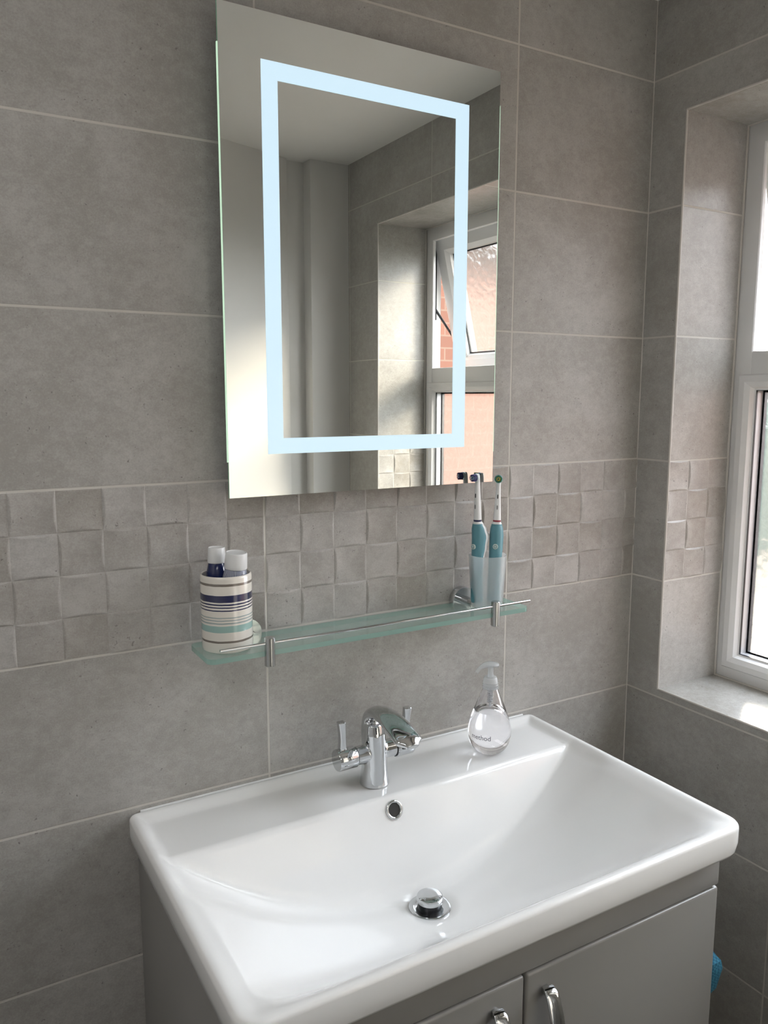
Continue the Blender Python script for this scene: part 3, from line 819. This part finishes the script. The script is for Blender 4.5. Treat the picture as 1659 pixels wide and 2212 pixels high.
basin = thing('wash_basin', 'wide rectangular white ceramic basin on the grey vanity cabinet', 'basin', (BXC, BYF / 2, BZ - BH))
finish('basin_body', bm, m_ceramic, basin, auto=60)
# overflow ring on the back slope
oy = -0.148; ox = BXC - 0.010
oz = basin_z(ox, oy, 0.1)
dz = (basin_z(ox, oy + 0.004, 0.1) - basin_z(ox, oy - 0.004, 0.1)) / 0.008
nrm = Vector((0, -dz, 1)).normalized()
bm = new()
lathe(bm, [(0.0155, -0.001), (0.0155, 0.0015), (0.0148, 0.0026), (0.0135, 0.0032), (0.0118, 0.0028), (0.0106, 0.0015), (0.0100, -0.001), (0.0100, -0.006)], (ox, oy, oz), axis=nrm, seg=48)
ov = finish('overflow_ring', bm, m_chrome, basin)
bm = new(); lathe(bm, [(0, 0.0006), (0.0102, 0.0006), (0.0102, -0.001), (0, -0.001)], (ox, oy, oz), axis=nrm, seg=32)
finish('overflow_hole', bm, m_dark, basin)
# pop-up waste
dzz = basin_z(DRX, DRY, 0.2)
bm = new()
lathe(bm, [(0, 0.0010), (0.0200, 0.0010), (0.0215, 0.0022), (0.0310, 0.0034), (0.0325, 0.0028), (0.0330, 0.0010), (0.0330, -0.004), (0, -0.004)], (DRX, DRY, dzz + 0.002), seg=64)
fl = finish('waste_flange', bm, m_chrome, basin)
bm = new(); lathe(bm, [(0, 0.0), (0.0185, 0.0), (0.0185, 0.013), (0, 0.013)], (DRX, DRY, dzz + 0.003), seg=48)
finish('waste_stem', bm, m_rubber, basin)
bm = new(); lathe(bm, [(0, 0.012), (0.0195, 0.012), (0.0205, 0.013), (0.0205, 0.0195), (0.0195, 0.0212), (0.016, 0.0222), (0.008, 0.0228), (0, 0.0229)], (DRX, DRY, dzz + 0.002), seg=64)
finish('waste_plug', bm, m_chrome, basin)
# sealant line along the wall
bm = new(); cyl(bm, (BX0 + 0.02, -0.0008, BZ - 0.001), (BX1 - 0.02, -0.0008, BZ - 0.001), 0.0020, seg=10)
finish('sealant_bead', bm, m_white_plastic, basin)

# ------------------------------------------------------------------ tap
TX, TY = BXC - 0.012, -0.086
TZ = basin_z(TX, TY, 0.08)
tap = thing('mixer_tap', 'chrome two-lever mixer tap standing on the back ledge of the basin', 'tap', (TX, TY, TZ))
bm = new()
AZ = TZ + 0.056      # axis height of the side arms
# body
sweep(bm, [((TX, TY, TZ), (1, 0, 0), (0, 1, 0), .0255, .0255, 2), ((TX, TY, TZ + .012), (1, 0, 0), (0, 1, 0), .0238, .0240, 2), ((TX, TY, TZ + .03), (1, 0, 0), (0, 1, 0), .0218, .0225, 2),
           ((TX, TY, TZ + .06), (1, 0, 0), (0, 1, 0), .0198, .0210, 2.1), ((TX, TY + .001, TZ + .09), (1, 0, 0), (0, 1, 0), .0178, .0185, 2.2), ((TX, TY + .001, TZ + .106), (1, 0, 0), (0, 1, 0), .0150, .014, 2.2)], seg=40)
cyl(bm, (TX - .040, TY, AZ), (TX + .040, TY, AZ), .0155, seg=36, rings=4)
# spout: rises at the back, arches over and runs forward, widening into a duckbill
path = catmull([(TX, TY + .010, TZ + .060), (TX, TY + .013, TZ + .092), (TX, TY + .006, TZ + .117), (TX, TY - .018, TZ + .131), (TX, TY - .055, TZ + .131), (TX, TY - .098, TZ + .120), (TX, TY - .122, TZ + .111)], 6)
secs = []
n = len(path)
for i, pnt in enumerate(path):
    t_ = i / (n - 1)
    tan = (path[min(i + 1, n - 1)] - path[max(i - 1, 0)]).normalized()
    up = Vector((1, 0, 0)).cross(tan).normalized()
    wv = .0165 + .0075 * ss(t_, .25, .85) - 0.013 * ss(t_, .90, 1.0)
    hv = .0125 - .0042 * ss(t_, .2, .85) - 0.0035 * ss(t_, .9, 1.0)
    secs.append((pnt, (1, 0, 0), up, wv, hv, 2.15))
sweep(bm, secs, seg=40)
body = finish('tap_body', bm, m_chrome, tap, auto=0)
md = body.modifiers.new('blend', 'REMESH'); md.mode = 'VOXEL'; md.voxel_size = 0.0011; md.use_smooth_shade = True
md = body.modifiers.new('smooth', 'SMOOTH'); md.factor = 0.5; md.iterations = 14
bm = new(); cyl(bm, (TX, TY - .104, TZ + .112), (TX, TY - .107, TZ + .104), .0105, .0095, seg=28)
finish('aerator', bm, m_rubber, tap)
for s in (-1, 1):
    bm = new()
    lathe(bm, [(0, 0), (.0172, 0), (.0180, .001), (.0180, .032), (.0172, .0335), (0, .0335)], (TX + s * .038, TY, AZ), axis=(s, 0, 0), seg=48)
    kn = finish('control_knob', bm, m_chrome, tap)
    bm = new()
    xc = TX + s * .060; secs = []
    for k in range(9):
        t_ = k / 8; zz = AZ + .010 + .056 * t_
        secs.append(((xc + s * 0.0035 * (t_ ** 1.5), TY + .002 - .004 * math.sin(t_ * PI * .5), zz), (1, 0, 0), (0, 1, 0), .0066 - .0014 * math.sin(PI * t_), .0060, 5))
    sweep(bm, secs, seg=28)
    o = finish('lever', bm, m_chrome, kn); o.modifiers.new('b', 'BEVEL').width = 0.001
    o.location = (0, 0, 0)
    bm = new(); lathe(bm, [(0, 0), (.0164, 0), (.0164, .0016), (0, .0016)], (TX + s * .0368, TY, AZ), axis=(s, 0, 0), seg=36)
    o = finish('gap_ring', bm, m_rubber, kn); o.location = (0, 0, 0)

# ------------------------------------------------------------------ soap dispenser
QX, QY = 0.3985, -0.0855
QZ = basin_z(QX, QY, 0.08) + 0.0003
soap = thing('soap_dispenser', 'clear teardrop pump bottle of colourless hand soap on the basin ledge', 'soap dispenser', (QX, QY, QZ))
prof = [(0, .0012), (.010, .0004), (.0175, .0), (.024, .003), (.031, .010), (.0365, .020), (.0393, .032), (.0396, .042), (.0378, .054), (.0338, .068), (.0285, .083), (.0228, .098), (.0178, .111), (.0145, .1195), (.0135, .1225)]
P3 = catmull([(a, 0, b) for a, b in prof], 3)
bm = new(); lathe(bm, [(p.x if i else 0, p.z) for i, p in enumerate(P3)] + [(0, .1225)], (QX, QY, QZ), seg=64)
sb = finish('bottle_body', bm, m_soap, soap, auto=50)
# pocket of air above the soap
bm = new(); air = [(a - .0016, b) for a, b in prof if b > .082]
a0 = 0.0288 - .0016 + 0.001
lathe(bm, [(0, .0800), (0.0282 - 0.0006, .0800)] + air[:-1] + [(air[-1][0], .1215), (0, .1215)], (QX, QY, QZ), seg=64)
o = finish('air_space', bm, m_air, soap, auto=50)
o.data.flip_normals()
bm = new()
lathe(bm, [(0, .1215), (.0150, .1215), (.0150, .1240), (.0138, .1245), (.0138, .1275), (.0145, .1280), (.0138, .1290), (.0138, .1320), (.0145, .1325), (.0136, .1335), (.0128, .1400), (.0110, .1425), (0, .1425)], (QX, QY, QZ), seg=40)
finish('pump_collar', bm, m_clear_pl, soap)
bm = new(); lathe(bm, [(0, .142), (.0055, .142), (.0050, .160), (0, .160)], (QX, QY, QZ), seg=24)
finish('pump_stem', bm, m_clear_pl, soap)
az = math.radians(168); f = Vector((math.cos(az), math.sin(az), 0)); sd_ = Vector((-f.y, f.x, 0))
bm = new(); secs = []
hp = catmull([Vector((QX, QY, QZ + .163)) - f * .013, Vector((QX, QY, QZ + .1655)) - f * .004, Vector((QX, QY, QZ + .1655)) + f * .010, Vector((QX, QY, QZ + .160)) + f * .022, Vector((QX, QY, QZ + .153)) + f * .028], 4)
for i, pnt in enumerate(hp):
    t_ = i / (len(hp) - 1); tan = (hp[min(i + 1, len(hp) - 1)] - hp[max(i - 1, 0)]).normalized()
    wv = .004 + .0085 * math.sin(PI * min(t_ * 1.25 + .12, 1)) ; wv = max(wv, .0035)
    secs.append((pnt, sd_, tan.cross(sd_), wv, .0045 - .0015 * t_, 2.2))
sweep(bm, secs, seg=24)
finish('pump_head', bm, m_clear_pl, soap)
bm = new(); cyl(bm, (QX, QY, QZ + .086), (QX, QY, QZ + .1215), .0022, seg=12)
for k in range(7): lathe(bm, [(0.0045, 0), (0.0056, .001), (0.0045, .002), (0.0045, 0)], (QX, QY, QZ + .094 + .0035 * k), seg=20)
finish('dip_tube', bm, m_clear_pl, soap)
# printed label
m_print = plain('grey_print', rgb(84, 86, 96), 0.5)
m_label_block = plain('grey_label_block', rgb(120, 118, 116), 0.4)
def rad(z):
    for a, b in zip(prof, prof[1:]):
        if a[1] <= z <= b[1] and b[1] > a[1]: return a[0] + (b[0] - a[0]) * (z - a[1]) / (b[1] - a[1])
    return .03
def wrap_text(s, size, th0, z0, name, mtl):
    cu = bpy.data.curves.new('t', 'FONT'); cu.body = s; cu.size = size; cu.align_x = 'CENTER'
    ob = bpy.data.objects.new('t', cu); COL.objects.link(ob)
    me = bpy.data.meshes.new_from_object(ob.evaluated_get(bpy.context.evaluated_depsgraph_get())); bpy.data.objects.remove(ob); bpy.data.curves.remove(cu)
    bm = new(); bm.from_mesh(me); bpy.data.meshes.remove(me)
    bmesh.ops.subdivide_edges(bm, edges=bm.edges[:], cuts=1)
    for v in bm.verts:
        z = z0 + v.co.y; r = rad(z) + .0003; th = th0 + v.co.x / r
        v.co = Vector((QX + r * math.cos(th), QY + r * math.sin(th), QZ + z))
    return finish(name, bm, mtl, soap, auto=0)
TH = math.radians(208)
wrap_text('method', 0.0125, TH, .036, 'printed_name', m_print)

# ------------------------------------------------------------------ vanity cabinet
KX0, KX1, KYF = -0.222, 0.548, -0.472
KZ = BZ - BH
cabi = thing('vanity_cabinet', 'grey gloss two-door vanity cabinet under the white basin', 'cabinet', ((KX0 + KX1) / 2, KYF / 2, ZF))
bm = new()
for bx_ in ((KX0, KX0 + .018, KYF + .020, -.002, ZF + .10, KZ - .0005), (KX1 - .018, KX1, KYF + .020, -.002, ZF + .10, KZ - .0005),
            (KX0 + .018, KX1 - .018, KYF + .020, -.002, ZF + .10, ZF + .118), (KX0 + .018, KX1 - .018, -.012, -.002, ZF + .118, KZ - .0005)): box(bm, *bx_, bev=0.0015)
finish('carcass', bm, m_cab, cabi, auto=30)
bm = new(); box(bm, KX0, KX1, KYF, KYF + 0.0195, KZ - 0.060, KZ - 0.0006, bev=0.003)
finish('fascia', bm, m_cab, cabi, auto=30)
bm = new(); box(bm, KX0 + 0.02, KX1 - 0.02, KYF + 0.06, -0.01, ZF, ZF + 0.10)
finish('plinth', bm, m_cab, cabi, smooth_=False)
mid = (KX0 + KX1) / 2
for x0, x1, hx in ((KX0, mid - 0.0015, mid - 0.051), (mid + 0.0015, KX1, mid + 0.033)):
    bm = new(); box(bm, x0, x1, KYF, KYF + 0.0195, ZF + 0.105, KZ - 0.0635, bev=0.0045, seg=4)
    d = finish('door', bm, m_cab, cabi, auto=30)
    bm = new(); zt = KZ - 0.088; secs = []
    for k in range(25):
        t_ = k / 24; zz = zt - .150 * t_; out = .006 + .022 * math.sin(PI * t_) ** 0.6
        ww = .0100 + .0020 * math.sin(PI * t_)
        if k == 0 or k == 24: ww = .0082
        dy = .006 + .022 * (math.cos(PI * t_)) * 0
        secs.append(((hx, KYF - out - (.003 if 0 < k < 24 else .002), zz), (1, 0, 0), (0, 1, 0), ww, .0028, 3.2))
    sweep(bm, secs, seg=24)
    for zz in (zt - .006, zt - .144): box(bm, hx - .005, hx + .005, KYF - .010, KYF + .001, zz - .006, zz + .004, bev=.001)
    o = finish('door_handle', bm, m_chrome, d); o.location = (0, 0, 0); o['label'] = 'chrome handle'

# ------------------------------------------------------------------ blue cloth on a hook beside the cabinet
def cloth_mat():
    m, nt, p = mat('blue_waffle_cloth')
    co = nt.nodes.new('ShaderNodeTexCoord'); mp = nt.nodes.new('ShaderNodeMapping'); mp.inputs['Rotation'].default_value = (math.radians(45), 0, 0)
    ck = nt.nodes.new('ShaderNodeTexChecker'); ck.inputs['Scale'].default_value = 260
    nt.links.new(co.outputs['Object'], mp.inputs[0]); nt.links.new(mp.outputs[0], ck.inputs['Vector'])
    ck.inputs['Color1'].default_value = rgb(58, 124, 150); ck.inputs['Color2'].default_value = rgb(36, 96, 124)
    nt.links.new(ck.outputs[0], p.inputs['Base Color']); p.inputs['Roughness'].default_value = 0.9; return m
CLX = 0.585
clo = thing('cleaning_cloth', 'blue checked cloth hanging at the right side of the vanity cabinet', 'cloth', (CLX, -0.40, -0.60))
bm = new(); loops = []
out = [(-.30, -.505), (-.345, -.470), (-.405, -.500), (-.452, -.528), (-.455, -.540), (-.447, -.582), (-.430, -.612), (-.39, -.635), (-.33, -.63), (-.30, -.58)]
cy = sum(p[0] for p in out) / len(out); cz = sum(p[1] for p in out) / len(out)
for dx, s in ((-.016, .90), (-.012, .98), (0, 1.0), (.010, .98), (.014, .90)):
    L = []
    for i in range(len(out)):
        a = Vector(out[i]); b = Vector(out[(i + 1) % len(out)])
        for k in range(3):
            p_ = a.lerp(b, k / 3); yy = cy + (p_.x - cy) * s; zz = cz + (p_.y - cz) * s
            L.append(bm.verts.new((CLX + dx + .003 * math.sin(yy * 120), yy, zz)))
    loops.append(L)
bridge(bm, loops); bm.faces.new(loops[0][::-1]); bm.faces.new(loops[-1])
finish('cloth_fold', bm, cloth_mat(), clo)
bm = new()
cyl(bm, (KX1 + .001, -.345, -.476), (CLX + .004, -.345, -.476), .003, seg=12)
lathe(bm, [(0, 0), (.010, 0), (.010, .003), (0, .003)], (KX1 + .0005, -.345, -.476), axis=(1, 0, 0), seg=24)
finish('hook', bm, m_chrome, clo)

# ------------------------------------------------------------------ clean up; lift everything so that the floor lies at z = 0
for o in COL.objects:
    if '_w' in o: del o['_w']
    if o.parent is None: o.location.z += -ZF
